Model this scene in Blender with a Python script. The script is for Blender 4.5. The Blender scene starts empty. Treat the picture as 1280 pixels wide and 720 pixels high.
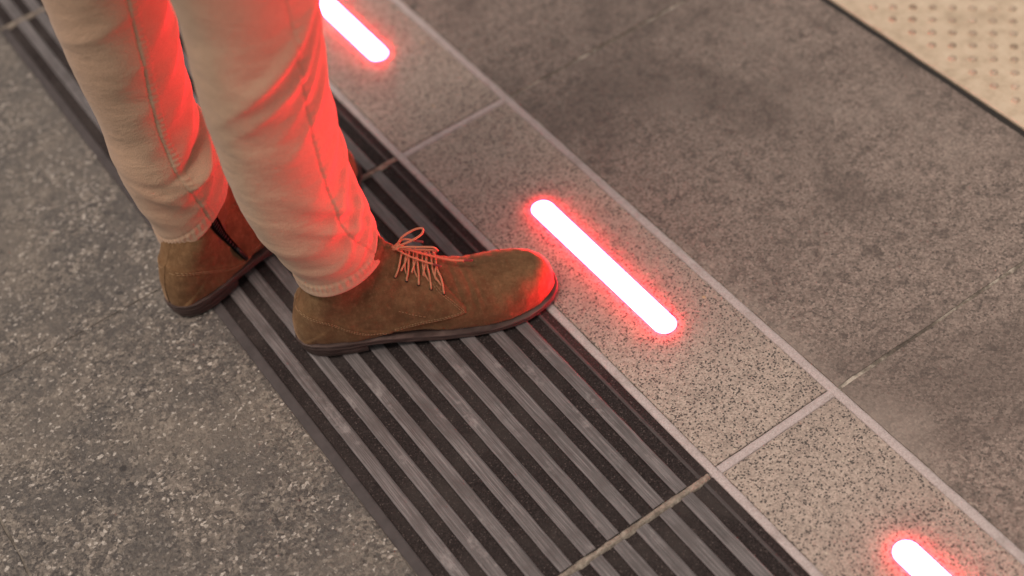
import bpy, bmesh, math, random
from mathutils import Vector, Matrix, noise
from mathutils.bvhtree import BVHTree
random.seed(7)
R = math.radians
C = bpy.context.scene.collection
sc = bpy.context.scene

# ------------------------------------------------------------------ helpers
def link_mesh(name, verts, faces, mats=(), parent=None, smooth=True, fmat=None, loc=(0, 0, 0)):
    me = bpy.data.meshes.new(name)
    me.from_pydata([tuple(v) for v in verts], [], faces)
    for m in mats if isinstance(mats, (list, tuple)) else [mats]:
        me.materials.append(m)
    if fmat:
        me.polygons.foreach_set('material_index', fmat)
    if smooth:
        me.polygons.foreach_set('use_smooth', [True] * len(me.polygons))
    me.update()
    o = bpy.data.objects.new(name, me)
    C.objects.link(o)
    o.location = loc
    if parent: o.parent = parent
    return o

def empty(name, loc=(0, 0, 0), rz=0, parent=None):
    o = bpy.data.objects.new(name, None)
    C.objects.link(o); o.location = loc; o.rotation_euler = (0, 0, rz)
    o.empty_display_size = .05
    if parent: o.parent = parent
    return o

def tag(o, label, cat, group=None, kind=None):
    if label: o['label'] = label
    if cat: o['category'] = cat
    if group: o['group'] = group
    if kind: o['kind'] = kind
    return o

def sstep(a, b, x):
    t = max(0., min(1., (x - a) / (b - a))); return t * t * (3 - 2 * t)

def lerp_table(tab, x):
    if x <= tab[0][0]: return tab[0][1:]
    for a, b in zip(tab, tab[1:]):
        if x <= b[0]:
            t = (x - a[0]) / (b[0] - a[0])
            t = t * t * (3 - 2 * t) * .5 + t * .5
            return [u + (v - u) * t for u, v in zip(a[1:], b[1:])]
    return tab[-1][1:]

def catmull(pts, t):
    n = len(pts); i = max(0, min(n - 2, int(math.floor(t)))); u = t - i
    p1, p2 = pts[i], pts[i + 1]
    p0 = pts[i - 1] if i > 0 else tuple(2 * a - b for a, b in zip(p1, p2))
    p3 = pts[i + 2] if i + 2 < n else tuple(2 * b - a for a, b in zip(p1, p2))
    return tuple(.5 * (2 * b + (c - a) * u + (2 * a - 5 * b + 4 * c - d) * u * u + (3 * b - a - 3 * c + d) * u ** 3)
                 for a, b, c, d in zip(p0, p1, p2, p3))

class MB:
    def __init__(s): s.v = []; s.f = []; s.m = []
    def box(s, x0, x1, y0, y1, z0, z1, mi=0, bev=0.0, wob=0.0):
        """slab with a chamfered upper edge; outline slightly uneven"""
        n = max(1, int((y1 - y0) / .02)) if wob else 1
        k = max(1, int((x1 - x0) / .02)) if wob else 1
        ring = [(x0 + (x1 - x0) * i / k, y0, 0, -1) for i in range(k)] + [(x1, y0 + (y1 - y0) * i / n, 1, 0) for i in range(n)] \
             + [(x1 - (x1 - x0) * i / k, y1, 0, 1) for i in range(k)] + [(x0, y1 - (y1 - y0) * i / n, -1, 0) for i in range(n)]
        b = len(s.v); N = len(ring)
        cx, cy = (x0 + x1) / 2, (y0 + y1) / 2
        for (x, y, nx, ny) in ring:
            w = (noise.noise(Vector((x * 33, y * 33, x0 * 7 + y0 * 3))) * .6 + noise.noise(Vector((x * 140, y * 140, y0 * 5))) * .4) * wob
            x += nx * w; y += ny * w
            ux, uy = (1 if x > cx else -1), (1 if y > cy else -1)
            ix = x - (nx * bev if nx else (ux * bev if abs(abs(x - cx) - (x1 - x0) / 2) < 1e-6 else 0))
            iy = y - (ny * bev if ny else (uy * bev if abs(abs(y - cy) - (y1 - y0) / 2) < 1e-6 else 0))
            s.v += [(x, y, z0), (x, y, z1 - bev), (ix, iy, z1)]
        for i in range(N):
            j = (i + 1) % N
            for q in (0, 1):
                s.f.append((b + i * 3 + q, b + j * 3 + q, b + j * 3 + q + 1, b + i * 3 + q + 1)); s.m.append(mi)
        s.f.append(tuple(b + i * 3 + 2 for i in range(N))); s.m.append(mi)
    def tube(s, pts, r, seg=8, mi=0, flat=1.0, caps=True):
        pts = [Vector(p) for p in pts]; b = len(s.v); n = len(pts)
        t0 = (pts[1] - pts[0]).normalized()
        nrm = t0.orthogonal().normalized()
        for i, p in enumerate(pts):
            t = (pts[min(i + 1, n - 1)] - pts[max(i - 1, 0)])
            t = t.normalized() if t.length > 1e-9 else t0
            nrm = (nrm - t * nrm.dot(t)).normalized(); bi = t.cross(nrm)
            rr = r[i] if isinstance(r, (list, tuple)) else r
            for k in range(seg):
                a = 2 * math.pi * k / seg
                s.v.append(p + nrm * math.cos(a) * rr + bi * math.sin(a) * rr * flat)
        for i in range(n - 1):
            for k in range(seg):
                k2 = (k + 1) % seg
                s.f.append((b + i * seg + k, b + i * seg + k2, b + (i + 1) * seg + k2, b + (i + 1) * seg + k)); s.m.append(mi)
        if caps:
            s.f.append(tuple(b + k for k in range(seg))[::-1]); s.m.append(mi)
            s.f.append(tuple(b + (n - 1) * seg + k for k in range(seg))); s.m.append(mi)
    def build(s, name, mats, parent=None, smooth=False, loc=(0, 0, 0)):
        return link_mesh(name, s.v, s.f, mats, parent, smooth, s.m, loc)

# ------------------------------------------------------------------ materials
class N:
    """tiny node builder"""
    def __init__(s, name):
        s.m = bpy.data.materials.new(name); s.m.use_nodes = True
        s.t = s.m.node_tree; s.b = s.t.nodes['Principled BSDF']
        s.pos = s.n('ShaderNodeNewGeometry').outputs['Position']
    def n(s, typ, **kw):
        nd = s.t.nodes.new(typ)
        for k, v in kw.items(): setattr(nd, k, v)
        return nd
    def put(s, sock, v):
        if hasattr(v, 'is_linked') or hasattr(v, 'links'): s.t.links.new(v, sock)
        else: sock.default_value = v
    def scale(s, v, sc3):
        nd = s.n('ShaderNodeVectorMath', operation='MULTIPLY'); s.put(nd.inputs[0], v); nd.inputs[1].default_value = sc3
        return nd.outputs[0]
    def noise(s, sc_, det=3, rough=.55, vec=None, dist=0):
        nd = s.n('ShaderNodeTexNoise'); s.put(nd.inputs['Vector'], vec or s.pos)
        nd.inputs['Scale'].default_value = sc_; nd.inputs['Detail'].default_value = det
        nd.inputs['Roughness'].default_value = rough; nd.inputs['Distortion'].default_value = dist
        return nd.outputs['Fac']
    def cells(s, sc_, vec=None, rnd=1.0):
        nd = s.n('ShaderNodeTexVoronoi', feature='F1'); s.put(nd.inputs['Vector'], vec or s.pos)
        nd.inputs['Scale'].default_value = sc_; nd.inputs['Randomness'].default_value = rnd
        sep = s.n('ShaderNodeSeparateColor'); s.t.links.new(nd.outputs['Color'], sep.inputs[0])
        return sep.outputs[0], nd.outputs['Distance'], sep.outputs[1]
    def math(s, op, a, b=0.0, clamp=False):
        nd = s.n('ShaderNodeMath', operation=op, use_clamp=clamp); s.put(nd.inputs[0], a); s.put(nd.inputs[1], b)
        return nd.outputs[0]
    def step(s, x, a, b):
        nd = s.n('ShaderNodeMapRange', interpolation_type='SMOOTHSTEP'); s.put(nd.inputs[0], x)
        nd.inputs[1].default_value = a; nd.inputs[2].default_value = b
        return nd.outputs[0]
    def ramp(s, x, stops):
        nd = s.n('ShaderNodeValToRGB'); s.put(nd.inputs[0], x); e = nd.color_ramp.elements
        while len(e) < len(stops): e.new(.5)
        for k, (p, c) in enumerate(stops):
            e[k].position = p; e[k].color = (*c, 1) if len(c) == 3 else c
        return nd.outputs[0]
    def mix(s, f, a, b, mode='MIX'):
        nd = s.n('ShaderNodeMix', data_type='RGBA', blend_type=mode)
        s.put(nd.inputs[0], f)
        s.put(nd.inputs[6], (*a, 1) if isinstance(a, tuple) else a); s.put(nd.inputs[7], (*b, 1) if isinstance(b, tuple) else b)
        return nd.outputs[2]
    def bump(s, h, strength, dist, normal=None):
        nd = s.n('ShaderNodeBump'); s.put(nd.inputs['Height'], h)
        nd.inputs['Strength'].default_value = strength; nd.inputs['Distance'].default_value = dist
        if normal: s.t.links.new(normal, nd.inputs['Normal'])
        return nd.outputs[0]
    def done(s, col, rough=.7, normal=None, **kw):
        s.put(s.b.inputs['Base Color'], (*col, 1) if isinstance(col, tuple) else col)
        s.put(s.b.inputs['Roughness'], rough)
        if normal: s.t.links.new(normal, s.b.inputs['Normal'])
        for k, v in kw.items(): s.put(s.b.inputs[k.replace('_', ' ')], v)
        return s.m

SPOT = (.0584, 1.0417, 0)
def mat_granite():
    n = N('rough_granite')
    wv = n.n('ShaderNodeVectorMath', operation='ADD')
    nz = n.n('ShaderNodeTexNoise'); n.t.links.new(n.pos, nz.inputs['Vector']); nz.inputs['Scale'].default_value = 180
    sc1 = n.scale(nz.outputs['Color'], (.0035, .0035, .0035)); n.t.links.new(n.pos, wv.inputs[0]); n.t.links.new(sc1, wv.inputs[1])
    w = wv.outputs[0]
    r1, d1, _ = n.cells(300, w); r2, d2, _ = n.cells(560, w)
    c = n.ramp(r1, [(0, (.014, .013, .013)), (.25, (.046, .043, .042)), (.5, (.105, .095, .084)), (.8, (.195, .173, .147)), (.93, (.27, .242, .205)), (.985, (.48, .445, .40)), (1, (.62, .58, .52))])
    c = n.mix(.33, c, n.ramp(r2, [(0, (.026, .023, .021)), (.5, (.128, .109, .093)), (1, (.30, .26, .22))]))
    mid = n.noise(70, 5, .7)
    c = n.mix(n.math('MULTIPLY', n.step(mid, .50, .62), .55), c, (.045, .040, .038))
    c = n.mix(n.math('MULTIPLY', n.step(mid, .47, .36), .4), c, (.19, .17, .143))
    big = n.noise(15, 5, .65)
    c = n.mix(n.math('MULTIPLY', n.step(big, .44, .60), .6), c, (.068, .063, .059))
    pat = n.noise(5.5, 4, .6)
    c = n.mix(n.math('MULTIPLY', n.step(pat, .45, .66), .35), c, (.20, .172, .14))
    fl = n.step(n.noise(150, 2, .5, dist=.3), .635, .68)
    gate = n.step(n.noise(12, 3), .36, .55)
    c = n.mix(n.math('MULTIPLY', n.math('MULTIPLY', fl, gate), .8), c, (.46, .43, .385))
    bk = n.step(n.noise(95, 3, .6, vec=n.scale(n.pos, (1.1, .93, 1)), dist=.8), .63, .67)
    c = n.mix(n.math('MULTIPLY', bk, .7), c, (.028, .026, .025))
    dv = n.n('ShaderNodeVectorMath', operation='DISTANCE'); n.t.links.new(w, dv.inputs[0]); dv.inputs[1].default_value = SPOT
    sp = n.math('SUBTRACT', 1., n.step(n.math('ADD', dv.outputs['Value'], n.math('MULTIPLY', n.noise(300, 2), .006)), .0068, .0082))
    c = n.mix(n.math('MULTIPLY', sp, .85), c, (.022, .020, .020))
    h = n.math('ADD', n.math('MULTIPLY', n.noise(110, 5, .65), .7), n.math('MULTIPLY', n.noise(300, 3), .5))
    return n.done(c, n.math('ADD', n.math('MULTIPLY', r1, .25), .55), n.bump(h, .9, .0045))

def mat_paver():
    n = N('smooth_granite')
    r1, d1, _ = n.cells(400); r2, d2, _ = n.cells(700)
    c = n.ramp(r1, [(0, (.024, .019, .017)), (.16, (.105, .081, .068)), (.6, (.20, .159, .134)), (1, (.32, .258, .22))])
    c = n.mix(.35, c, n.ramp(r2, [(0, (.05, .042, .038)), (.3, (.155, .126, .108)), (.8, (.205, .169, .145)), (1, (.36, .305, .262))]))
    st = n.noise(4.0, 6, .62, dist=.8)
    c = n.mix(n.math('MULTIPLY', n.step(st, .44, .64), .60), c, (.088, .067, .057))
    st2 = n.noise(40, 6, .75)
    c = n.mix(n.math('MULTIPLY', n.step(st2, .50, .64), .6), c, (.055, .044, .038))
    st3 = n.noise(2.6, 5, .6, vec=n.scale(n.pos, (1.3, .9, 1)))
    c = n.mix(n.math('MULTIPLY', n.step(st3, .50, .66), .45), c, (.29, .243, .208))
    h = n.math('ADD', n.noise(260, 4, .6), n.math('MULTIPLY', n.noise(60, 3), .5))
    return n.done(c, n.math('ADD', n.math('MULTIPLY', st2, .35), .38), n.bump(h, .35, .002))

def mat_terrazzo():
    n = N('speckled_slab')
    r1, d1, _ = n.cells(620); r2, d2, g2 = n.cells(320); r3, d3, _ = n.cells(190)
    c = n.ramp(r1, [(0, (.175, .143, .12)), (.4, (.30, .249, .21)), (1, (.43, .362, .308))])
    big = n.noise(5, 5, .6)
    c = n.mix(n.math('MULTIPLY', n.step(big, .42, .64), .38), c, (.20, .162, .138))
    c = n.mix(n.math('MULTIPLY', n.step(n.noise(38, 5, .7), .5, .72), .35), c, (.12, .098, .082))
    sz = n.math('MULTIPLY', n.noise(25, 3), .5)
    blk = n.math('MULTIPLY', n.math('SUBTRACT', 1.0, n.step(r2, .24, .26)), n.math('SUBTRACT', 1.0, n.step(d2, .30, .44)))
    c = n.mix(n.math('MULTIPLY', blk, .95), c, (.034, .029, .027))
    blk2 = n.math('SUBTRACT', 1.0, n.step(r1, .10, .12))
    c = n.mix(n.math('MULTIPLY', blk2, .9), c, (.045, .038, .035))
    wh = n.math('MULTIPLY', n.step(r3, .90, .93), n.math('SUBTRACT', 1.0, n.step(d3, .14, .32)))
    c = n.mix(n.math('MULTIPLY', wh, .7), c, (.50, .44, .35))
    gold, dg, _ = n.cells(34)
    c = n.mix(n.math('MULTIPLY', n.math('MULTIPLY', n.step(gold, .88, .9), n.math('SUBTRACT', 1., n.step(dg, .05, .09))), .7), c, (.45, .33, .16))
    return n.done(c, .55, n.bump(n.noise(350, 3), .3, .0015))

def mat_grout():
    n = N('grout')
    r1, _, _ = n.cells(900)
    c = n.ramp(r1, [(0, (.33, .28, .27)), (.5, (.40, .345, .335)), (1, (.46, .405, .395))])
    c = n.mix(n.math('MULTIPLY', n.step(n.noise(30, 5, .7), .5, .75), .5), c, (.19, .165, .15))
    r2, d2, _ = n.cells(60)
    c = n.mix(n.math('MULTIPLY', n.step(r2, .90, .92), n.math('SUBTRACT', 1., n.step(d2, .06, .14))), c, (.07, .06, .05))
    c = n.mix(n.math('MULTIPLY', n.step(n.noise(7, 5, .7), .52, .7), .5), c, (.20, .165, .15))
    return n.done(c, .85, n.bump(n.noise(500, 4), .5, .0015))

def mat_dirt_joint(name, a, bcol, c3, sc_):
    n = N(name)
    c = n.ramp(n.noise(sc_, 5, .7), [(.36, a), (.5, bcol), (.62, c3)])
    return n.done(c, .9, n.bump(n.noise(300, 4), .8, .003))

def mat_tile_base():
    n = N('dark_mat')
    r1, _, _ = n.cells(900)
    c = n.ramp(r1, [(0, (.009, .0065, .0065)), (.7, (.022, .0165, .016)), (.96, (.036, .028, .027)), (1, (.10, .08, .075))])
    c = n.mix(n.math('MULTIPLY', n.step(n.noise(9, 4), .45, .7), .5), c, (.05, .042, .039))
    return n.done(c, .85, n.bump(n.noise(700, 2), .5, .001), Specular_IOR_Level=.25)

def mat_rib():
    n = N('worn_rib')
    st = n.noise(1, 5, .7, vec=n.scale(n.pos, (900, 14, 900)))
    c = n.ramp(st, [(.3, (.045, .040, .040)), (.5, (.105, .096, .096)), (.70, (.23, .212, .212))])
    c = n.mix(n.math('MULTIPLY', n.step(n.noise(16, 5, .7), .46, .66), .55), c, (.06, .052, .051))
    c = n.mix(n.math('MULTIPLY', n.step(n.noise(24, 7, .78, vec=n.scale(n.pos, (1, .55, 1))), .55, .70), .55), c, (.33, .305, .30))
    rough = n.math('ADD', n.math('MULTIPLY', st, .35), .3)
    return n.done(c, rough, n.bump(st, .25, .0006))

def mat_blister():
    n = N('cream_concrete')
    c = n.ramp(n.noise(40, 6, .7), [(.3, (.36, .29, .205)), (.5, (.48, .395, .29)), (.7, (.55, .465, .35))])
    c = n.mix(n.math('MULTIPLY', n.step(n.noise(11, 5, .6), .55, .75), .4), c, (.30, .23, .16))
    return n.done(c, .75, n.bump(n.noise(250, 3), .4, .002))
def mat_blister_top():
    n = N('worn_dome')
    c = n.ramp(n.noise(25, 4, .7), [(.36, (.24, .185, .13)), (.5, (.35, .28, .21)), (.62, (.46, .375, .285))])
    return n.done(c, .7)

def mat_suede(name, k=1.0):
    n = N(name)
    a = n.noise(45, 5, .65); b = n.noise(900, 2, .6)
    c = n.ramp(a, [(.30, (.098 * k, .054 * k, .026 * k)), (.5, (.138 * k, .078 * k, .038 * k)), (.70, (.185 * k, .106 * k, .052 * k))])
    c = n.mix(n.math('MULTIPLY', n.step(b, .35, .75), .35), c, (.095 * k, .048 * k, .020 * k))
    nap = n.noise(210, 4, .7, vec=n.scale(n.pos, (1, 1, .6)))
    c = n.mix(n.math('MULTIPLY', n.step(nap, .50, .68), .38), c, (.235 * k, .142 * k, .075 * k))
    c = n.mix(n.math('MULTIPLY', n.step(nap, .48, .34), .35), c, (.075 * k, .040 * k, .019 * k))
    h = n.math('ADD', n.math('MULTIPLY', b, .5), n.math('ADD', n.noise(60, 4, .6), n.math('MULTIPLY', nap, .6)))
    return n.done(c, .95, n.bump(h, .45, .0014), Sheen_Weight=.35, Sheen_Roughness=.4, Sheen_Tint=(.8, .55, .35, 1), Specular_IOR_Level=.15)

def mat_cotton():
    n = N('beige_cotton_twill')
    tw = n.n('ShaderNodeTexWave', wave_type='BANDS', bands_direction='DIAGONAL'); n.t.links.new(n.pos, tw.inputs['Vector'])
    tw.inputs['Scale'].default_value = 230; tw.inputs['Distortion'].default_value = 2.5; tw.inputs['Detail'].default_value = 2
    a = n.noise(18, 5, .6); f = n.noise(760, 2)
    c = n.ramp(a, [(.3, (.44, .287, .190)), (.7, (.51, .338, .228))])
    c = n.mix(n.math('MULTIPLY', n.step(f, .35, .7), .35), c, (.29, .21, .15))
    h = n.math('ADD', n.math('MULTIPLY', n.noise(900, 2, vec=n.scale(n.pos, (1, 1, .5))), .5), n.math('MULTIPLY', f, .6))
    nb = n.bump(n.noise(20, 5, .6, vec=n.scale(n.pos, (1, 1, 1.8)), dist=.4), .42, .006)
    return n.done(c, .9, n.bump(h, .6, .0012, nb), Sheen_Weight=.12, Specular_IOR_Level=.2)

def mat_plain(name, col, rough=.6, var=.25, sc_=200, **kw):
    n = N(name)
    c = n.mix(n.math('MULTIPLY', n.noise(sc_, 4, .65), var), col, tuple(x * .45 for x in col))
    return n.done(c, rough, n.bump(n.noise(sc_ * 2, 3), .2, .001), **kw)

def mat_sole():
    n = N('brown_rubber')
    la = n.noise(1, 4, .6, vec=n.scale(n.pos, (30, 30, 420)))
    c = n.ramp(la, [(.3, (.028, .018, .016)), (.5, (.066, .045, .040)), (.7, (.11, .079, .070))])
    return n.done(c, .72, n.bump(la, .4, .0012), Specular_IOR_Level=.25)

def mat_lens(name, strength, g_, b_):
    m = bpy.data.materials.new(name); m.use_nodes = True
    b = m.node_tree.nodes['Principled BSDF']
    b.inputs['Base Color'].default_value = (.3, .05, .05, 1)
    b.inputs['Emission Color'].default_value = (1, g_, b_, 1)
    b.inputs['Emission Strength'].default_value = strength
    return m

M = dict(granite=mat_granite(), paver=mat_paver(), terrazzo=mat_terrazzo(), grout=mat_grout(), dirt=mat_dirt_joint('sandy_joint', (.055, .045, .037), (.15, .13, .105), (.44, .40, .34), 24), dirtl=mat_dirt_joint('dirty_joint', (.07, .062, .054), (.14, .125, .105), (.22, .2, .17), 40),
         base=mat_tile_base(), rib=mat_rib(), blister=mat_blister(), dome=mat_blister_top(), suede=mat_suede('brown_suede'),
         lining=mat_plain('leather_lining', (.10, .06, .035), .7), cotton=mat_cotton(), sole=mat_sole(),
         thread=mat_plain('tan_thread', (.34, .215, .11), .7), lace=mat_plain('tan_lace', (.46, .225, .12), .75, .3, 900),
         hole=mat_plain('dark_eyelet_gap_shade', (.015, .012, .010), .6), zip=mat_plain('black_zip', (.006, .006, .006), .9, .4, 700),
         zipmetal=mat_plain('dark_zip_metal', (.022, .021, .021), .45, .3, 600, Metallic=.3),
         lens=mat_lens('red_led_lens', 230.0, .0095, .030),
         skin=mat_plain('skin', (.50, .31, .23), .55, .15, 60), jacket=mat_plain('dark_wool', (.035, .037, .045), .9, .4, 300),
         hair=mat_plain('dark_hair', (.03, .022, .016), .7, .4, 120), asphalt=mat_plain('asphalt', (.06, .057, .054), .9, .5, 150))

# ------------------------------------------------------------------ ground layout (metres; x across the strip, y along it)
XE, XL0, XL1, XR0, XR1, XT = .235, .530, .5405, .690, .7015, 1.126
YJ = [.6463 + .6004 * k for k in range(-3, 6)]          # cross joints
YC2, YC1 = .6463, 1.2467

g = MB(); g.v = [(-40, -40, -.022), (40, -40, -.022), (40, 40, -.022), (-40, 40, -.022)]; g.f = [(0, 1, 2, 3)]; g.m = [0]
tag(g.build('ground', M['asphalt']), 'dark asphalt ground under and around the paving', 'ground', kind='structure')

b = MB()                                                 # bedding / filler sheet that shows in the joints
b.v = [(-1.7, -1.2, -.0012), (XE + .002, -1.2, -.0012), (XE + .002, 3.7, -.0012), (-1.7, 3.7, -.0012)]; b.f = [(0, 1, 2, 3)]; b.m = [0]
q = len(b.v); b.v += [(XR1 - .001, -1.2, -.0012), (XT - .0085, -1.2, -.0012), (XT - .0085, 3.7, -.0012), (XR1 - .001, 3.7, -.0012)]; b.f.append((q, q + 1, q + 2, q + 3)); b.m.append(1)
tag(b.build('joint_sand', [M['dirtl'], M['dirt']]), 'sandy dirt filling the narrow joints of the paving', 'joint filling', kind='structure')
b = MB(); b.v = [(XL0 - .001, -1.2, -.0045), (XR1 + .001, -1.2, -.0045), (XR1 + .001, 3.7, -.0045), (XL0 - .001, 3.7, -.0045)]; b.f = [(0, 1, 2, 3)]; b.m = [0]
tag(b.build('bedding_sand', M['dirtl']), 'dirt under the pale grout around the light slabs', 'joint filling', kind='structure')
b = MB()
def grout_strip(ax, c0, half, t0, t1, edge):
    n = int((t1 - t0) / .006); prof = [(-1, -.004), (-.95, -.0012), (-.84, -.0003), (-.4, .0000), (0, .0001), (.4, .0000), (.84, -.0003), (.95, -.0012), (1, -.004)]; k = len(prof); q = len(b.v)
    for i_ in range(n + 1):
        t = t0 + (t1 - t0) * i_ / n
        for (u, z) in prof:
            w = half - edge + (.0005 * noise.noise(Vector((t * 60, c0 * 9, u))) + .0004 * noise.noise(Vector((t * 190, c0 * 5, u * 2))))
            x = c0 + u * w; zz = z + .0003 * noise.noise(Vector((t * 50, u * 2, c0)))
            b.v.append((x, t, zz) if ax else (t, x, zz))
    for i_ in range(n):
        for e in range(k - 1):
            f = (q + i_ * k + e, q + i_ * k + e + 1, q + (i_ + 1) * k + e + 1, q + (i_ + 1) * k + e)
            b.f.append(f if ax else f[::-1]); b.m.append(0)
grout_strip(True, (XL0 + XL1) / 2, (XL1 - XL0) / 2, -1.2, 3.7, .0001)
grout_strip(True, (XR0 + XR1) / 2, (XR1 - XR0) / 2, -1.2, 3.7, .0002)
for k_ in range(-3, 5):
    grout_strip(False, YC2 + .6004 * k_, .0058, XL1 - .0004, XR0 + .0004, .0004)
tag(b.build('grout', M['grout'], smooth=True), 'pale pinkish grout around the speckled light slabs', 'grout', kind='structure')

p = MB()                                                 # left rough granite
xl = [-1.686, -1.378, -1.070, -.762, -.383, -.0745, XE]
for i in range(len(xl) - 1):
    a, c = xl[i], xl[i + 1]
    last = i == len(xl) - 2
    off = 0 if i % 2 else .3
    for y in ([YC1 + .6004 * k for k in range(-4, 4)] if last or not off else [YC1 + .6004 * k - .3 for k in range(-4, 4)]):
        p.box(a + .0012, c - (.0004 if last else .0012), y + .0009, y + .6004 - .0009, -.02, 0, bev=.0005, wob=.0022)
tag(p.build('granite_paving', M['granite']), 'rough grey granite paving with pale flecks', 'paving', kind='structure')

p = MB()                                                 # right smoother granite
for k in range(-3, 4):
    y = YC2 + .6004 * k
    p.box(XR1, XT - .008, y + .0021, y + .6004 - .0021, -.02, .0000, bev=.0006, wob=.0026)
tag(p.build('stone_paving', M['paver']), 'smooth stained brown grey stone paving', 'paving', kind='structure')

p = MB()                                                 # terrazzo-like slabs that carry the lamps
lampY = [.349, .9425, 1.548]
for k in range(-3, 4):
    y = YC2 + .6004 * k
    p.box(XL1, XR0, y + .0058, y + .6004 - .0058, -.02, .0004, bev=.0008, wob=.0011)
tag(p.build('light_paving', M['terrazzo']), 'pale speckled slabs holding the ground lights', 'paving', kind='structure')

p = MB(); p.box(XT - .0076, XT + .0026, -1.2, 3.7, -.02, -.0022, bev=.001)  # added dark strip; its colour imitates shade in the open kerb gap
tag(p.build('kerb_gap_shade', M['hole']), 'dark strip standing in for the shaded gap along the cream tactile paving', 'joint filling', kind='structure')
p = MB()                                                 # cream blister paving beyond the kerb joint
for k in range(-3, 4):
    y = YC2 + .6004 * k
    p.box(XT + .003, XT + .6, y + .0015, y + .6004 - .0015, -.02, .0006, bev=.0015, wob=.0008)
pt = .0177
for i in range(-60, 90):
    for j in range(-60, 90):
        x = 1.2453 + (i + j) * pt; y = .9157 + (j - i) * pt * .97
        if not (XT + .022 < x < XT + .59 and -.35 < y < 2.4): continue
        r = .0058; q = len(p.v)
        p.v.append((x, y, .0042))
        for (rr, zz) in ((.55, .0038), (.9, .002), (1.0, .0004)):
            for s in range(8):
                a = s * math.pi / 4; p.v.append((x + math.cos(a) * r * rr, y + math.sin(a) * r * rr, zz))
        for s in range(8):
            s2 = (s + 1) % 8
            p.f.append((q, q + 1 + s, q + 1 + s2)); p.m.append(1)
            for L_ in (0, 8):
                p.f.append((q + 1 + L_ + s, q + 9 + L_ + s, q + 9 + L_ + s2, q + 1 + L_ + s2)); p.m.append(1 if L_ == 0 else 0)
tag(p.build('blister_paving', [M['blister'], M['dome']]), 'cream tactile paving with rows of small worn domes', 'paving', kind='structure')

# ------------------------------------------------------------------ ribbed tactile tiles (four in view)
tile_labels = ['ribbed dark tactile tile at the bottom edge, below the joint filled with pale sand',
               'ribbed dark tactile tile under both boots, scuffed along its grey ribs',
               'ribbed dark tactile tile behind the legs, running up to the left beyond the boots',
               'ribbed dark tactile tile of which only a tip shows in the top left corner']
def ribbed_tile(y0, label):
    y1 = y0 + .6004
    t = empty('tactile_tile', ((XE + XL0) / 2, (y0 + y1) / 2, 0))
    tag(t, label, 'tactile tile', 'ribbed tactile tiles in a row')
    ox, oy = t.location.x, t.location.y
    a, c = y0 + .0035, y1 - .0035
    # base with raised, bevelled borders: cross-section swept along y
    prof = [(XE, -.02), (XE, -.0006), (XE + .002, .0008), (XE + .0095, .0022), (XE + .0112, .0020), (XE + .0122, -.0012),
            (.5155, -.0012), (.5168, .0003), (.5185, .0008), (.5205, .0005), (XL0 - .0005, .0002), (XL0, -.02)]
    m = MB(); n = 40
    for j in range(n + 1):
        y = a + (c - a) * j / n
        if j in (0, n): y += 0
        for (x, z) in prof:
            m.v.append((x - ox, y - oy + (.0012 * noise.noise(Vector((x * 90, y0 * 9, j))) if j in (0, n) else 0), z))
    k = len(prof)
    for j in range(n):
        for i in range(k - 1):
            m.f.append((j * k + i, j * k + i + 1, (j + 1) * k + i + 1, (j + 1) * k + i)[::-1]); m.m.append(1 if i in (1, 2, 3, 4, 7, 8) else 0)
    m.f.append(tuple(range(k))); m.m.append(0)
    m.f.append(tuple(n * k + i for i in range(k))[::-1]); m.m.append(0)
    m.build('base_plate', [M['base'], M['border']], t)
    for i in range(9):
        xr = .2598 + .0285 * i; m = MB(); w = .0156
        rp = [(0, -.0011), (.0004, .0010), (.0013, .0018), (.0022, .0020), (w - .0022, .0020), (w - .0013, .0018), (w - .0004, .0010), (w, -.0011)]
        n = 60
        for j in range(n + 1):
            y = a + .001 * random.random() + (c - a - .002) * j / n if j in (0, n) else a + (c - a) * j / n
            for (x, z) in rp:
                wb = .00035 * noise.noise(Vector((y * 45, i * 7, x * 300)))
                m.v.append((xr + x + wb - ox, y - oy, z + (.0003 * noise.noise(Vector((y * 30, i * 3.1, 1.7))) if z > 0 else 0)))
        k = len(rp)
        for j in range(n):
            for q in range(k - 1):
                m.f.append((j * k + q, (j + 1) * k + q, (j + 1) * k + q + 1, j * k + q + 1)[::-1]); m.m.append((2, 1, 0, 0, 0, 2 if i == 8 else 1, 2)[q])  # rib sides coloured dark to mute the red light falling on them
        m.f.append(tuple(range(k))); m.m.append(0); m.f.append(tuple(n * k + q for q in range(k))[::-1]); m.m.append(0)
        m.build('rib', [M['rib'], M['ribedge'], M['base']], t, smooth=False)
M['ribedge'] = mat_plain('worn_rib_edge', (.17, .15, .15), .38, .95, 70)
M['border'] = mat_plain('dark_border', (.085, .074, .074), .75, 1.3, 45, Specular_IOR_Level=.3)
# joint filler between the tiles, crumbly
j = MB(); nx, ny = 90, 5
for y0 in (YC2 - .6004, YC2, YC1, YC1 + .6004, YC1 + 2 * .6004):
    b0 = len(j.v)
    for b_ in range(ny + 1):
        for a_ in range(nx + 1):
            x = XE + .003 + (XL0 - XE - .006) * a_ / nx; v = (b_ / ny - .5) * 2
            w = .0050 + .0016 * noise.noise(Vector((x * 70, y0, 0))) + .0012 * noise.noise(Vector((x * 240, y0, 4)))
            z = (1 - v * v) * (.0024 + .0016 * noise.noise(Vector((x * 110, v * 2, y0)))) - .0030 * v * v + .0006
            j.v.append((x, y0 + v * w + .0018 * noise.noise(Vector((x * 25, y0 * 3, 9))), z))
    for b_ in range(ny):
        for a_ in range(nx):
            q = b0 + b_ * (nx + 1) + a_; j.f.append((q, q + 1, q + nx + 2, q + nx + 1)); j.m.append(0)
n = N('pale_joint_sand')
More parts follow.
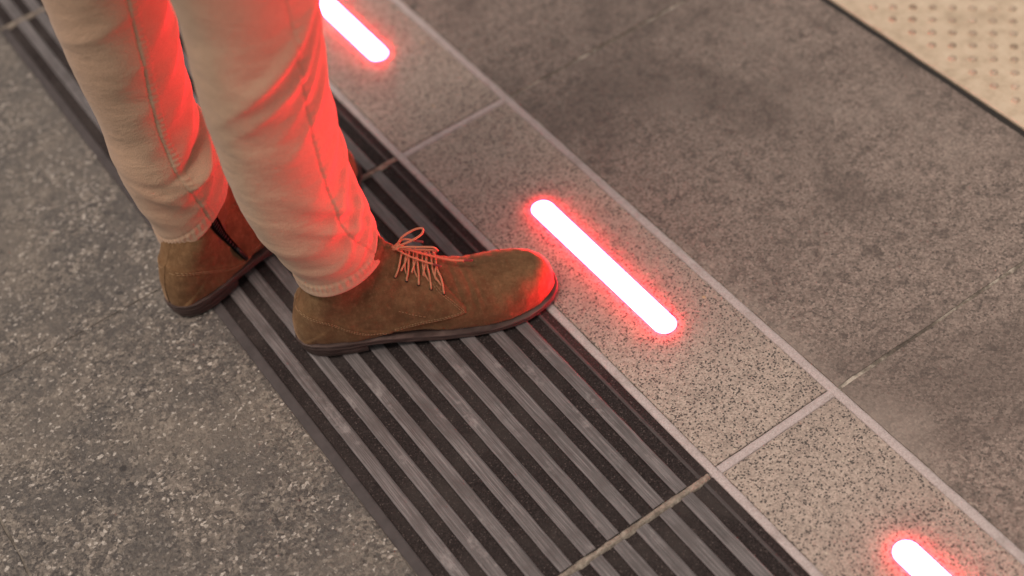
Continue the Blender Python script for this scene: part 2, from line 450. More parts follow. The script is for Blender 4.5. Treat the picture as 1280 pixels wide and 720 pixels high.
M['palejoint'] = n.done(n.ramp(n.noise(160, 6, .75), [(.3, (.09, .075, .06)), (.5, (.22, .19, .155)), (.68, (.36, .325, .27))]), .95, n.bump(n.noise(500, 4), .8, .002))
tag(j.build('tile_joint', M['palejoint'], smooth=True), 'crumbly pale filler in the joints between ribbed tiles', 'joint filling', kind='structure')
ribbed_tile(YC2 - .6004, tile_labels[0]); ribbed_tile(YC2, tile_labels[1]); ribbed_tile(YC1, tile_labels[2]); ribbed_tile(YC1 + .6004, tile_labels[3])

# ------------------------------------------------------------------ red ground lights
def ground_light(y, label):
    t = empty('ground_light', (.6163, y, 0))
    tag(t, label, 'ground light', 'red ground lights in a row along the speckled slabs')
    hw, hl = .0130, .1270
    def ring(r, z, n=14):
        L_ = hl - hw; pts = []
        for s in range(n + 1):
            a = math.pi * s / n; pts.append((math.cos(a) * r, L_ + math.sin(a) * r, z))
        for s in range(n + 1):
            a = math.pi + math.pi * s / n; pts.append((math.cos(a) * r, -L_ + math.sin(a) * r, z))
        return pts
    def loft(rs, mat, name, cap):
        v = []; f = []
        for (r, z) in rs: v += ring(r, z)
        k = len(ring(.01, 0))
        for i in range(len(rs) - 1):
            for s in range(k):
                s2 = (s + 1) % k; f.append((i * k + s, i * k + s2, (i + 1) * k + s2, (i + 1) * k + s))
        if cap: f.append(tuple((len(rs) - 1) * k + s for s in range(k)))
        return link_mesh(name, v, f, mat, t, False)
    H = LENS_H
    loft([(hw, -.004), (hw, .0004 + H * .55), (hw - .0007, .0004 + H * .85), (hw - .0025, .0004 + H)], M['lens'], 'lens', True)
    loft([(hw + .0012, -.004), (hw + .0012, .0007), (hw + .0001, .0007), (hw + .0001, -.004)], M['bezel'], 'bezel', False)
LENS_H = .0023
M['bezel'] = mat_plain('pale_bezel', (.45, .36, .33), .5, .3, 400)
ground_light(lampY[1], 'whole glowing red ground light lying right before the toe of the front boot')
ground_light(lampY[2], 'glowing red ground light at the top, partly hidden behind the trouser leg')
ground_light(lampY[0], 'glowing red ground light cut off by the bottom edge, in the lower right corner')

# ------------------------------------------------------------------ boots
#            x     lateral  medial (half widths, metres)
OUT = [(-.004, .000, .000), (.000, .0095, .0095), (.006, .018, .018), (.015, .0245, .0245), (.03, .0295, .029), (.055, .0325, .0305), (.09, .0335, .0285),
       (.125, .0360, .0270), (.160, .0405, .0310), (.190, .0440, .0385), (.215, .0455, .0440), (.240, .0440, .0455), (.260, .0395, .0430),
       (.277, .0315, .0370), (.289, .0215, .0280), (.296, .0115, .0185), (.2995, .003, .009), (.301, 0, 0)]
def outl(x):
    return lerp_lin(OUT, x)
def lerp_lin(tab, x):
    if x <= tab[0][0]: return tab[0][1:]
    for a, b in zip(tab, tab[1:]):
        if x <= b[0]:
            t = (x - a[0]) / (b[0] - a[0]); return [u + (v - u) * t for u, v in zip(a[1:], b[1:])]
    return tab[-1][1:]
# sections: top x,z ; bottom x,z ; flat-bottom amount ; top roundness exponent
SEC = [(.2985, .0250, .2985, .0170, .93, 2.4), (.2965, .0370, .2980, .0145, .93, 2.6), (.2910, .0470, .2940, .0130, .93, 2.7), (.2790, .0540, .2800, .0120, .93, 2.7),
       (.2580, .0588, .2580, .0115, .93, 2.5), (.2350, .0625, .2350, .0112, .93, 2.3), (.2100, .0705, .2050, .0115, .93, 2.05), (.1850, .0850, .1750, .0130, .93, 1.85),
       (.1650, .0995, .1400, .0185, .93, 1.75), (.1500, .1110, .1000, .0230, .93, 1.7), (.1385, .1200, .0550, .0245, .92, 1.75), (.1310, .1265, .0105, .0215, .62, 1.8),
       (.1260, .1308, .0006, .0225, .10, 1.9), (.1220, .1340, .0025, .0520, .0, 2.0), (.1190, .1370, .0130, .0780, .0, 2.0), (.1165, .1400, .0280, .1020, .0, 2.0), (.1140, .1420, .0390, .1180, .0, 2.0)]
def surf0(s, th):
    tx, tz, bx, bz, fl, pw = catmull(SEC, s)
    v = 1 - abs(th); side = 0 if th < 0 else 1                  # th<0 lateral, th>0 medial
    x = bx + (tx - bx) * v; z = bz + (tz - bz) * v
    vv = max(0., min(1., v))
    if vv > .28:
        gt = max(0., 1 - ((vv - .28) / .72) ** pw) ** (1 / (pw * .92))
    else: gt = 1.
    fl = max(0., min(.94, fl)); vb = .22 + .28 * (1 - fl)
    e = max(0., 1 - (1 - vv / vb) ** 2.2) ** (1 / 2.2) if vv < vb else 1.
    gb = fl + (1 - fl) * e
    w = outl(max(.02, x) if s > 10.3 else x)[side] - .0022
    if s > 10: 
        k = sstep(10, 13.5, s); w = w * (1 - k) + k * (.031 + .0005 * (s - 13))
    w = max(0., w)
    return x, w * gt * gb * (-1 if side == 0 else 1), z
def centre_y(x):            # toe swings a little inwards
    return 0.
QUARTER = [(.166, .30), (.168, .090), (.176, .072), (.192, .047), (.190, .040), (.150, .0335), (.100, .0255), (.06, .018), (-.05, .018), (-.05, .30)]
COUNTER = [(-.05, .079), (.012, .078), (.035, .069), (.056, .053), (.078, .037), (.104, .027), (.11, -.02), (-.05, -.02)]
def sdist(poly, x, z):
    ins = False; dm = 9
    for i in range(len(poly)):
        x1, z1 = poly[i]; x2, z2 = poly[(i + 1) % len(poly)]
        if (z1 > z) != (z2 > z) and x < (x2 - x1) * (z - z1) / (z2 - z1) + x1: ins = not ins
        dx, dz = x2 - x1, z2 - z1; t = max(0, min(1, ((x - x1) * dx + (z - z1) * dz) / (dx * dx + dz * dz)))
        dm = min(dm, math.hypot(x - x1 - t * dx, z - z1 - t * dz))
    return dm if ins else -dm
def surf(s, th):
    p0 = Vector(surf0(s, th)); e = .02
    a = Vector(surf0(min(16, s + e), th)) - Vector(surf0(max(0, s - e), th))
    th2 = max(-1, min(1, th + .01)); th1 = max(-1, min(1, th - .01))
    c = Vector(surf0(s, th2)) - Vector(surf0(s, th1))
    nrm = a.cross(c)
    if nrm.length < 1e-12: return p0, Vector((0, 0, 1))
    nrm.normalize()
    cen = Vector((p0.x * .8 + .03, 0, p0.z * .6))
    if nrm.dot(p0 - cen) < 0: nrm = -nrm
    return p0, nrm
def offset(s, th, p0):
    d = 0.
    front = s < 13.2 and abs(th) < .20 and p0.x < .172 and s > 6.5
    q = sdist(QUARTER, p0.x, p0.z)
    if s > 6.5: 
        lift = sstep(-.0006, .0006, q) * .0021
        lift *= 1 - sstep(.225, .205, abs(th)) * (1 if p0.x < .1665 else 0) if s < 14 else 1
        d += lift
    d += sstep(-.0006, .0006, sdist(COUNTER, p0.x, p0.z)) * .0015
    d += .0011 * noise.noise(p0 * 38) + .0006 * noise.noise(p0 * 95)
    d -= .0010 * math.exp(-((q + .0006) / .0008) ** 2) * (1 if s > 6.5 else 0) - .0009 * math.exp(-((sdist(COUNTER, p0.x, p0.z) + .0006) / .0008) ** 2)
    # flex creases over the vamp
    if .165 < p0.x < .225:
        for cx, am in ((.186, .0010), (.199, .0012), (.209, .0007)):
            u = p0.x - cx - (abs(p0.y) - .02) * .25
            d -= am * math.exp(-(u / .0025) ** 2) * sstep(.036, .055, p0.z)
    return d

def sole_top(x): return lerp_table([(-.01, .0245), (.05, .0240), (.09, .0215), (.13, .0160), (.17, .0120), (.22, .0105), (.26, .0112), (.285, .0130), (.31, .0155)], x)[0]
def sole_bot(x): return lerp_table([(-.01, .0140), (.074, .0135), (.10, .0105), (.13, .0055), (.165, .0024), (.23, .0022), (.26, .0026), (.28, .0040), (.31, .0070)], x)[0]

def boot(person, name, heel, yaw, mirror, label):
    """mirror=+1: right foot (lateral at -y)."""
    root = empty(name, heel, R(yaw), person); root['label'] = label; root.scale = (.965,) * 3
    mx = lambda p: (p[0], p[1] * mirror, p[2])
    flip = mirror < 0
    NS, NT = 300, 150
    V = []; F = []; FM = []
    for i in range(NS + 1):
        s = 16 * (i / NS)
        for j_ in range(NT + 1):
            th = -1 + 2 * j_ / NT
            p0, nr = surf(s, th)
            V.append(mx(p0 + nr * offset(s, th, p0)))
    for i in range(NS):
        for j_ in range(NT):
            a = i * (NT + 1) + j_
            f = (a, a + NT + 1, a + NT + 2, a + 1); F.append(f[::-1] if flip else f); FM.append(0)
    # collar turns inwards
    b0 = NS * (NT + 1); n0 = len(V)
    for dz, k in ((.001, .94), (-.004, .90), (-.05, .84)):
        for j_ in range(NT + 1):
            x, y, z = V[b0 + j_]; cx = .06
            V.append((cx + (x - cx) * k, y * k, z + dz))
    for r_ in range(3):
        for j_ in range(NT):
            a = (b0 if r_ == 0 else n0 + (r_ - 1) * (NT + 1)) + j_; c = n0 + r_ * (NT + 1) + j_
            f = (a, c, c + 1, a + 1); F.append(f[::-1] if flip else f); FM.append(1 if r_ else 0)
    up = link_mesh('upper', V, F, [M['suede'], M['lining']], root, True, FM)
    bvh = BVHTree.FromPolygons([Vector(v) for v in V], F)
    # ---- sole (welt + outsole) and heel block
    def outline(x0, x1, grow, n=90):
        pts = []
        for q in range(n + 1):
            t = q / n; x = x0 + (x1 - x0) * (.5 - .5 * math.cos(math.pi * t)); pts.append((x, -(outl(x)[0] + grow)))
        for q in range(n, -1, -1):
            t = q / n; x = x0 + (x1 - x0) * (.5 - .5 * math.cos(math.pi * t)); pts.append((x, outl(x)[1] + grow))
        return pts
    def slab(nm, x0, x1, layers, mat):
        v = []; f = []; k = None
        for (grow, fz) in layers:
            o_ = outline(x0, x1, grow); k = len(o_)
            for (x, y) in o_:
                # grow at toe and heel too
                e = grow * (sstep(.27, .30, x) - sstep(.03, 0, x))
                v.append(mx((x + e, y if abs(y) > 1e-5 else y, fz(x))))
        for i in range(len(layers) - 1):
            for q in range(k):
                q2 = (q + 1) % k; fc = (i * k + q, i * k + q2, (i + 1) * k + q2, (i + 1) * k + q)
                f.append(fc[::-1] if flip else fc)
        f.append(tuple(range(k))[::-1] if not flip else tuple(range(k)))
        tp = tuple((len(layers) - 1) * k + q for q in range(k)); f.append(tp if not flip else tp[::-1])
        return link_mesh(nm, v, f, mat, root, False)
    st, sb = sole_top, sole_bot
    slab('sole', -.0018, .2998, [(-.001, sb), (.0012, lambda x: sb(x) + .0008), (.0022, lambda x: sb(x) + .002), (.0022, lambda x: st(x) * .55 + sb(x) * .45),
         (.0014, lambda x: st(x) * .6 + sb(x) * .4), (.0014, lambda x: st(x) * .66 + sb(x) * .34), (.0026, lambda x: st(x) * .72 + sb(x) * .28),
         (.0026, lambda x: st(x) - .0008), (.0018, st), (-.004, lambda x: st(x) + .0003)], M['sole'])
    slab('heel', -.0010, .074, [(-.0018, lambda x: .0021), (-.0006, lambda x: .0029), (.0002, lambda x: .0068), (-.0004, lambda x: .0071), (-.0004, lambda x: .0076), (.0006, lambda x: .0079),
         (.0012, lambda x: .0139)], M['sole'])
    # ---- stitching: short thread dashes that follow the surface
    th = MB()
    def drape(x, z, side):
        o_ = Vector((x, side * .2 * mirror, z)); d = Vector((0, -side * mirror, 0))
        h = bvh.ray_cast(o_, d)
        return (h[0] + h[1] * (.0004 if h[1].y * side * mirror > 0 else -.0004)) if h[0] else None
    def stitch(poly, side, pitch=.0032, dash=.0020):
        acc = []; 
        for (a, c) in zip(poly, poly[1:]):
            L_ = math.hypot(c[0] - a[0], c[1] - a[1]); n_ = max(1, int(L_ / .0005))
            acc += [(a[0] + (c[0] - a[0]) * q / n_, a[1] + (c[1] - a[1]) * q / n_) for q in range(n_)]
        step_ = int(pitch / .0005); dl = int(dash / .0005)
        for q in range(0, len(acc) - dl, step_):
            P_ = [drape(*acc[q + e], side) for e in (0, dl // 2, dl)]
            if all(P_): th.tube(P_, .00030, 5)
    def smooth_poly(poly, n_=12):
        return [catmull(poly, i / n_) for i in range(n_ * (len(poly) - 1) + 1)]
    for side in (-1, 1):
        th = MB()
        for off in (.0022, .0048):
            stitch(smooth_poly([(.1655 - off, .083), (.173 - off, .070), (.1895 - off, .0475), (.1875 - off, .0405 + off * .4), (.150, .0338 + off), (.105, .0262 + off)]), side)
            stitch(smooth_poly([(-.001, .0775 - off), (.012, .0775 - off), (.034, .068 - off), (.054 - off * .4, .0525 - off * .7), (.075 - off * .4, .0365 - off * .6), (.100, .0285 - off * .4)]), side)
        stitch(smooth_poly([(.118, .060), (.135, .050), (.150, .0430)]), side, .0036)
        th.build('stitching', M['thread'], root, True)
    # ---- eyelets and laces
    def P(s, tt, up_=.0016):
        p0, nr = surf(s, tt); return Vector(p0) + nr * (offset(s, tt, p0) + up_)
    EY = [(7.45, .30), (8.0, .275), (8.6, .25), (9.25, .225), (9.95, .20)]
    for (s, tt) in EY:
        for sg in (-1, 1):
            c_ = P(s, sg * tt, .0002); nr = surf(s, sg * tt)[1]
            ho = MB(); ho.tube([mx(c_), mx(c_ + nr * .0007)], .0017, 10); ho.build('eyelet', M['hole'], root, True)
    la = MB(); rnd = random.Random(3)
    def lace(path, r=.00115, lift=.0017):
        pts = []
        for q in range(25):
            t = q / 24; s, tt = catmull(path, t * (len(path) - 1))
            arch = math.sin(math.pi * t)
            pts.append(mx(P(s, tt, lift * .5 + .0022 * arch)))
        la.tube(pts, r, 7)
    for i in range(len(EY)):
        s, tt = EY[i]
        lace([(s, -tt), (s + .10, -tt * .55), (s + .35, 0), (s + .10, tt * .55), (s, tt)])
        if i + 1 < len(EY):
            s2, t2 = EY[i + 1]
            lace([(s + .1, -tt * .72), (s + .5, -tt * .3), (s2 + .1, .12), (s2 + .1, t2 * .9)], .00105, .0012)
            lace([(s + .05, tt * .72), (s + .25, tt * .3), (s2 - .15, -.12), (s2 - .25, -t2 * .62)], .00105, .0012)
    K = P(11.4, -.01, .005)
    def curve(pts, r, seg=7, mi=0, n_=10):
        pts = [Vector(K) + Vector(p_) for p_ in pts]
        la.tube([mx(catmull([tuple(p_) for p_ in pts], q / n_)) for q in range(n_ * (len(pts) - 1) + 1)], r, seg, mi)
    curve([(-.003, .003, 0), (.001, -.003, .002), (.004, .002, .003), (.001, .004, 0), (-.003, -.001, -.001)], .0018)           # knot
    curve([(0, 0, .001), (.010, .004, .011), (.024, .008, .014), (.033, .008, .013), (.031, .004, .009), (.020, .000, .007), (.006, .000, .003), (0, 0, 0)], .0012)
    curve([(0, 0, 0), (.010, -.004, .003), (.026, -.006, .000), (.040, -.007, -.004), (.044, -.006, -.012), (.036, -.002, -.012), (.018, -.001, -.007), (.002, 0, -.001)], .0012)
    curve([(0, 0, 0), (.008, .004, .006), (.016, .003, .006), (.022, .001, .004)], .0011)
    curve([(0, 0, 0), (.014, -.003, -.004), (.028, -.002, -.016), (.042, -.001, -.027), (.056, -.001, -.036), (.070, .000, -.0425)], .0013)
    curve([(0, -.001, 0), (.012, -.006, -.010), (.026, -.008, -.021), (.036, -.009, -.028)], .0011)
    for a_, c_ in (((.022, .001, .004), (.031, -.001, .0015)), ((.070, 0, -.0425), (.080, .001, -.0465)), ((.036, -.009, -.028), (.044, -.010, -.0335))):
        curve([a_, tuple((u + v) / 2 for u, v in zip(a_, c_)), c_], .0013, 7, 1, 3)
    la.build('lace', [M['lace'], M['aglet']], root, True)
    # ---- zip on the inner side
    z = MB()
    zp = [(.068, .130, .0100), (.071, .116, .0095), (.075, .100, .0085), (.079, .086, .0066), (.0835, .070, .0052), (.088, .054, .0048), (.0925, .040, .0042), (.096, .030, .0036)]
    zp = zp[::-1]
    rows = []
    for q in range(41):
        x, zz, w = catmull(zp, q / 40 * (len(zp) - 1)); row = []
        for u in (-1, -.55, -.5, 0, .5, .55, 1):
            o_ = Vector((x + u * w * .72, .2 * mirror, zz + u * w * .25)); h = bvh.ray_cast(o_, Vector((0, -mirror, 0)))
            if not h[0]: row = None; break
            lift = .0009 if abs(u) > .52 else (.0016 if abs(u) > .1 else .0022)
            row.append(h[0] + Vector((0, mirror * lift, 0)))
        if row: rows.append(row)
    for row in rows: z.v += row
    for a_ in range(len(rows) - 1):
        for q in range(6):
            k = a_ * 7 + q; fc = (k, k + 1, k + 8, k + 7); z.f.append(fc if mirror > 0 else fc[::-1]); z.m.append(1 if q in (2, 3) and a_ % 2 else 0)
    def zpt(q, lift):
        row = rows[min(len(rows) - 1, q)]; return row[3] + Vector((0, mirror * lift, 0))
    z.tube([zpt(2, .002), zpt(6, .0035), zpt(10, .004), zpt(14, .0035)], [.0022, .0026, .0026, .0018], 8, 1, flat=.7)
    z.build('zip', [M['zip'], M['zipmetal']], root, True)
    return root
M['zip'].node_tree.nodes['Principled BSDF'].inputs['Specular IOR Level'].default_value = 0
M['aglet'] = mat_plain('dark_aglet', (.16, .03, .03), .35, .2, 300)

person = None
# ------------------------------------------------------------------ trousers
HIPC = (.292, 1.140)
#            z     cx     cy     rx     ry   (measured along / across the body)
LEG_R = [(.095, .3535, 1.0430, .0480, .0470), (.125, .3520, 1.0440, .0495, .0475), (.155, .3455, 1.0470, .0530, .0500), (.19, .3370, 1.0510, .0565, .0530), (.23, .3315, 1.0530, .0580, .0545), (.28, .3295, 1.0540, .0590, .0560), (.34, .3310, 1.0535, .0610, .0585),
         (.40, .3350, 1.0520, .0625, .0605), (.46, .340, 1.0515, .0635, .062), (.54, .342, 1.054, .069, .068), (.66, .325, 1.062, .082, .080), (.78, .308, 1.078, .096, .090), (.86, .300, 1.092, .105, .094)]
LEG_L = [(.085, .2630, 1.2260, .0450, .0460), (.115, .2630, 1.2260, .0475, .0475), (.145, .2610, 1.2260, .0510, .0500), (.18, .2600, 1.2260, .0535, .0525), (.215, .2590, 1.2260, .0530, .0520), (.26, .2570, 1.2260, .0500, .0500), (.31, .2575, 1.2250, .0525, .0515),
         (.36, .2600, 1.2235, .0560, .0555), (.41, .2625, 1.2230, .0590, .058), (.48, .267, 1.222, .064, .063), (.56, .272, 1.220, .072, .070), (.66, .276, 1.215, .082, .080), (.78, .284, 1.202, .096, .090), (.86, .288, 1.190, .105, .094)]
# folds: z0, theta0(deg), slope dz/ds, half length (m), width (m), amplitude (m)
FOLD_R = [(.430, -85, .85, .055, .011, .0062), (.392, -92, .75, .045, .010, .0036), (.440, -48, 1.2, .04, .010, .0046), (.405, -50, 1.1, .035, .008, .0040), (.360, -58, 1.0, .03, .009, .0030), (.335, -100, -.18, .05, .012, -.0010),
          (.300, -40, .9, .035, .010, .0034), (.245, -42, 1.0, .036, .010, .0046), (.205, -38, .95, .040, .010, .0060), (.172, -34, .7, .042, .0085, .0054), (.146, -28, .4, .038, .006, .0036),
          (.190, -70, -.7, .034, .010, .0040), (.225, -72, -.85, .036, .011, .0036), (.150, -110, .18, .045, .010, .0018), (.185, -125, .2, .05, .013, .0012), (.275, -15, .8, .03, .010, .0028)]
FOLD_L = [(.198, -42, .35, .042, .0100, .0135), (.226, -38, .45, .044, .0070, -.0105), (.210, -55, 1.0, .034, .008, .0050), (.178, -48, .8, .038, .008, .0046), (.152, -45, .55, .036, .007, .0038),
          (.135, -52, .4, .03, .006, .0030), (.17, -115, -.6, .04, .012, .0026), (.205, -128, -.25, .05, .014, .0016), (.41, -110, .35, .05, .012, .0018),
          (.26, -42, .9, .040, .011, .0032), (.30, -45, .9, .05, .013, .0026), (.345, -42, .9, .05, .013, .0024), (.40, -45, .9, .05, .013, .0024)]
SEAM_R = [(.08, -46), (.12, -50), (.145, -58), (.17, -70), (.20, -76), (.24, -74), (.36, -76), (.5, -80), (.9, -95)]
SEAM_L = [(.08, -74), (.12, -82), (.16, -88), (.21, -99), (.27, -97), (.36, -91), (.46, -88), (.9, -80)]
def hem_R(th): return .1130 + .0080 * math.cos(th - R(-24)) + .0012 * math.sin(3 * th)
def hem_L(th): return .1130 + .0300 * math.cos(th - R(0)) + .0012 * math.sin(3 * th + 1)
def leg_mesh(tab, folds, seam, hem, seed, double):
    NTH = 300; ZT = .86
    V = []; F = []
    zs = [0.0]
    while zs[-1] < .36: zs.append(zs[-1] + .0020)
    while zs[-1] < .755: zs.append(zs[-1] + .02)
    n = len(zs)
    def pos(zz, th, inner=0.):
        cx, cy, rx, ry = lerp_table(tab, zz)
        r = (rx + ry) / 2
        d = 0.
        for (z0, t0, k, L_, w, am) in folds:
            dt = (math.degrees(th) - t0 + 180) % 360 - 180
            s = R(dt) * r
            if abs(s) > 2.5 * L_: continue
            u = (zz - z0) - k * s - .8 * s * s * (1 if k > 0 else -1)
            c_ = math.sqrt(1 + k * k)
            u /= c_
            d += am * math.exp(-(s / L_) ** 2) * (math.exp(-(u / (w if u > 0 else .55 * w)) ** 2) - .45 * math.exp(-((u + 1.7 * w) / (1.2 * w)) ** 2))
        q = Vector((math.cos(th) * r * 14, math.sin(th) * r * 14, zz * 18 + seed * 11))
        low = 1 - sstep(.15, .5, zz) * .6
        d += (.0017 * noise.noise(q * .7) + .0008 * noise.noise(q * 1.7 + Vector((3, 1, 7)))) * low
        q2 = Vector((math.cos(th) * r * 30, math.sin(th) * r * 30, zz * 100 + seed * 5)); d += .0004 * noise.noise(q2)
        st = R(lerp_lin(seam, zz)[0]); ds = ((th - st + math.pi) % (2 * math.pi) - math.pi) * r
        d -= .0011 * math.exp(-(ds / .0013) ** 2)
        if double:
            d += .0009 * sstep(-.0005, .0008, ds) * sstep(.012, .008, ds)
            d += .0006 * math.sin(zz * 2 * math.pi / .0068 + 3 * noise.noise(Vector((0, 0, zz * 40)))) * math.exp(-((ds - .006) / .0045) ** 2)
            d -= .0006 * math.exp(-((ds - .0095) / .0009) ** 2)
        else:
            d += .0006 * sstep(0, .001, ds) * sstep(.03, .004, ds)
            d += .00035 * math.sin(zz * 2 * math.pi / .009) * math.exp(-((ds - .004) / .004) ** 2)
        return cx + math.cos(th) * (rx + d - inner), cy + math.sin(th) * (ry + d - inner)
    def hemrip(th, h): return .0005 * math.sin(th * 46 + 2 * math.sin(th * 5)) * math.exp(-((h - .012) / .006) ** 2)
    def hemfx(h):          # stitch groove a little above the edge, thick folded hem
        return .0009 * sstep(.0190, .0170, h) - .0015 * math.exp(-((h - .0172) / .0012) ** 2) + .0006 * math.exp(-((h - .002) / .003) ** 2)
    # inner turn-up first
    rings = [(-1, .045, .0034), (-1, .006, .0034), (-1, .0006, .0028), (-1, .0, .0016)]
    for (_, hz, inn) in rings:
        for a in range(NTH):
            th = 2 * math.pi * a / NTH; h0 = hem(th); zz = h0 + hz
            x, y = pos(zz, th, inn - hemfx(hz)); V.append((x, y, zz))
    for i in range(n):
        for a in range(NTH):
            th = 2 * math.pi * a / NTH; h0 = hem(th)
            bl = sstep(.35, .0, zs[i]); zz = zs[i] + h0 * bl + .105 * (1 - bl)
            if i == 0: zz += .0004
            x, y = pos(zz, th, -hemfx(zs[i]) - hemrip(th, zs[i])); V.append((x, y, zz))
    tot = n + len(rings)
    for i in range(tot - 1):
        for a in range(NTH):
            a2 = (a + 1) % NTH; F.append((i * NTH + a, i * NTH + a2, (i + 1) * NTH + a2, (i + 1) * NTH + a))
    return V, F, NTH
def make_trousers(parent):
    V, F, NTH = leg_mesh(LEG_R, FOLD_R, SEAM_R, hem_R, 1, False)
    V2, F2, _ = leg_mesh(LEG_L, FOLD_L, SEAM_L, hem_L, 2, True)
    o = len(V); V = V + V2; F = F + [tuple(i + o for i in f) for f in F2]
    # seat: one elliptical tube from just below the crotch to the waist, enclosing both leg tops
    b0 = len(V); hx, hy = HIPC; K = 60
    for (zz, ax, ay) in ((.795, .085, .155), (.80, .108, .172), (.84, .120, .182), (.90, .122, .183), (.97, .113, .172), (1.03, .105, .160), (1.04, .09, .14)):
        for a in range(K):
            th = 2 * math.pi * a / K
            V.append((hx + math.cos(th) * ax * (1 + .0), hy + math.sin(th) * ay, zz))
    for i in range(6):
        for a in range(K):
            a2 = (a + 1) % K; F.append((b0 + i * K + a, b0 + i * K + a2, b0 + (i + 1) * K + a2, b0 + (i + 1) * K + a))
    F.append(tuple(b0 + a for a in range(K))[::-1])
    F.append(tuple(b0 + 6 * K + a for a in range(K)))
    return link_mesh('trousers', V, F, M['cotton'], parent, True)

# ------------------------------------------------------------------ person
def skin_mesh(name, joints, edges, mat, parent=None, root=0, sub=2):
    me = bpy.data.meshes.new(name); me.from_pydata([j_[:3] for j_ in joints], edges, [])
    me.materials.append(mat)
    o = bpy.data.objects.new(name, me); C.objects.link(o)
    if parent: o.parent = parent
    m = o.modifiers.new('Skin', 'SKIN'); m.use_smooth_shade = True
    lay = me.skin_vertices[0] if me.skin_vertices else None
    if lay is None:
        bm = bmesh.new(); bm.from_mesh(me); bm.verts.layers.skin.verify(); bm.to_mesh(me); bm.free(); lay = me.skin_vertices[0]
    for i, j_ in enumerate(joints):
        lay.data[i].radius = (j_[3], j_[4] if len(j_) > 4 else j_[3]); lay.data[i].use_root = (i == root)
    s = o.modifiers.new('Subdivision', 'SUBSURF'); s.levels = sub; s.render_levels = sub
    return o
hx, hy = HIPC
J = [(hx, hy, .93, .13, .10), (hx, hy, 1.10, .125, .095), (hx + .01, hy, 1.28, .14, .10), (hx, hy, 1.43, .10, .08), (hx + .005, hy, 1.50, .055, .055), (hx + .02, hy, 1.58, .07, .07), (hx + .025, hy, 1.66, .082, .075), (hx + .02, hy, 1.735, .06, .055),
     (.305, hy - .085, .84, .07), (.325, 1.06, .50, .045), (.335, 1.052, .16, .030), (.345, 1.045, .07, .028),
     (.287, hy + .085, .84, .07), (.265, 1.224, .50, .045), (.258, 1.226, .15, .030), (.268, 1.228, .07, .028),
     (hx, hy - .19, 1.40, .05), (hx - .02, hy - .24, 1.13, .038), (hx + .05, hy - .24, .90, .026), (hx + .07, hy - .235, .82, .030), (hx + .075, hy - .23, .75, .014),
     (hx, hy + .19, 1.40, .05), (hx - .02, hy + .24, 1.13, .038), (hx + .05, hy + .24, .90, .026), (hx + .07, hy + .235, .82, .030), (hx + .075, hy + .23, .75, .014),
     (hx + .108, hy, 1.625, .012)]
Ed = [(0, 1), (1, 2), (2, 3), (3, 4), (4, 5), (5, 6), (6, 7), (0, 8), (8, 9), (9, 10), (10, 11), (0, 12), (12, 13), (13, 14), (14, 15), (3, 16), (16, 17), (17, 18), (18, 19), (19, 20), (3, 21), (21, 22), (22, 23), (23, 24), (24, 25), (6, 26)]
person = skin_mesh('person', J, Ed, M['skin'])
tag(person, 'person in beige cotton trousers and brown suede boots standing on the ribbed dark tiles', 'person')
JJ = [(hx, hy, .90, .150, .128), (hx, hy, 1.10, .145, .115), (hx + .01, hy, 1.28, .16, .118), (hx, hy, 1.44, .11, .09), (hx, hy, 1.50, .068, .068),
      (hx, hy - .20, 1.41, .068), (hx - .02, hy - .25, 1.13, .054), (hx + .045, hy - .25, .92, .042), (hx, hy + .20, 1.41, .068), (hx - .02, hy + .25, 1.13, .054), (hx + .045, hy + .25, .92, .042)]
skin_mesh('jacket', JJ, [(0, 1), (1, 2), (2, 3), (3, 4), (3, 5), (5, 6), (6, 7), (3, 8), (8, 9), (9, 10)], M['jacket'], person)
skin_mesh('hair', [(hx + .0, hy, 1.70, .086, .082), (hx + .02, hy, 1.745, .075, .072), (hx - .04, hy, 1.64, .05, .06)], [(0, 1), (0, 2)], M['hair'], person)
make_trousers(person)
boot(person, 'boot', (.2905, 1.0625, .0), -23.6, 1, 'front boot, outer side towards the camera, laces tied in a bow')
boot(person, 'boot', (.199, 1.1955, .0), 15.2, -1, 'rear boot, inner side with black zip, mostly hidden by the trouser legs')

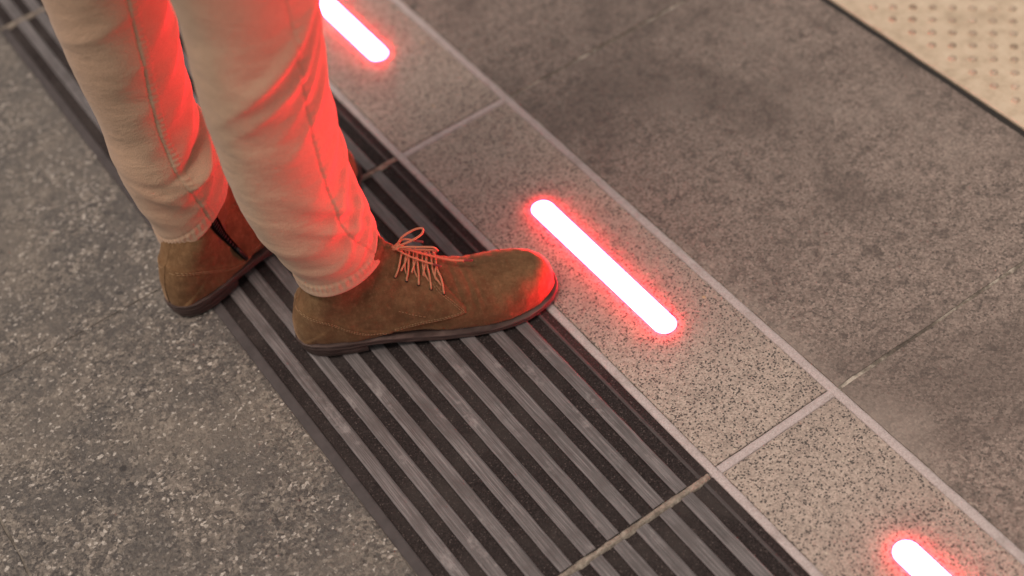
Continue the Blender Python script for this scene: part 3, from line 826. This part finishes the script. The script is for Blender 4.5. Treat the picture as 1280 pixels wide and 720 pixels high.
# ------------------------------------------------------------------ light
w = bpy.data.worlds.new('World'); sc.world = w; w.use_nodes = True
nt = w.node_tree; bg = nt.nodes['Background']
sky = nt.nodes.new('ShaderNodeTexSky'); sky.sky_type = 'NISHITA'; sky.sun_disc = False
SUN_EL, SUN_AZ = R(72), R(185)          # azimuth: direction the light comes from, in the ground plane
sky.sun_elevation = SUN_EL; sky.sun_rotation = math.pi / 2 - SUN_AZ
hs = nt.nodes.new('ShaderNodeHueSaturation'); hs.inputs['Saturation'].default_value = .0     # overcast: almost grey
nt.links.new(sky.outputs[0], hs.inputs['Color'])
tint = nt.nodes.new('ShaderNodeMix'); tint.data_type = 'RGBA'; tint.blend_type = 'MULTIPLY'; tint.inputs[0].default_value = 1
tint.inputs[7].default_value = (1, .96, .92, 1)                   # warm overcast
nt.links.new(hs.outputs[0], tint.inputs[6]); nt.links.new(tint.outputs[2], bg.inputs['Color']); bg.inputs['Strength'].default_value = .055
sl = bpy.data.lights.new('sun', 'SUN'); sl.energy = 1.5; sl.angle = R(26); sl.color = (1, .815, .705)
so = bpy.data.objects.new('sun', sl); C.objects.link(so)
d = Vector((math.cos(SUN_EL) * math.cos(SUN_AZ), math.cos(SUN_EL) * math.sin(SUN_AZ), math.sin(SUN_EL)))
so.rotation_euler = d.to_track_quat('Z', 'Y').to_euler(); so.location = (0, 0, 4)

# ------------------------------------------------------------------ camera
fw = Vector((0.30950016, 0.58510471, -0.74957463)); rt = Vector((0.8158728, -0.56829643, -0.1067274)); up = Vector((0.48842729, 0.57852541, 0.65325886))
cd = bpy.data.cameras.new('camera'); cam = bpy.data.objects.new('camera', cd); C.objects.link(cam)
m = Matrix((rt, up, -fw)).transposed().to_4x4(); m.translation = (0, 0, 1.255)
cam.matrix_world = m
cd.sensor_width = 36; cd.lens = 52.12; cd.clip_start = .05; cd.clip_end = 200
cd.dof.use_dof = True; cd.dof.focus_distance = 1.545; cd.dof.aperture_fstop = 2.1; cd.dof.aperture_blades = 9
sc.camera = cam
sc.view_settings.view_transform = 'Standard'; sc.view_settings.look = 'None'; sc.view_settings.gamma = 1; sc.view_settings.use_curve_mapping = False
sc.view_settings.exposure = 0.88

sc.cycles.sample_clamp_indirect = 12
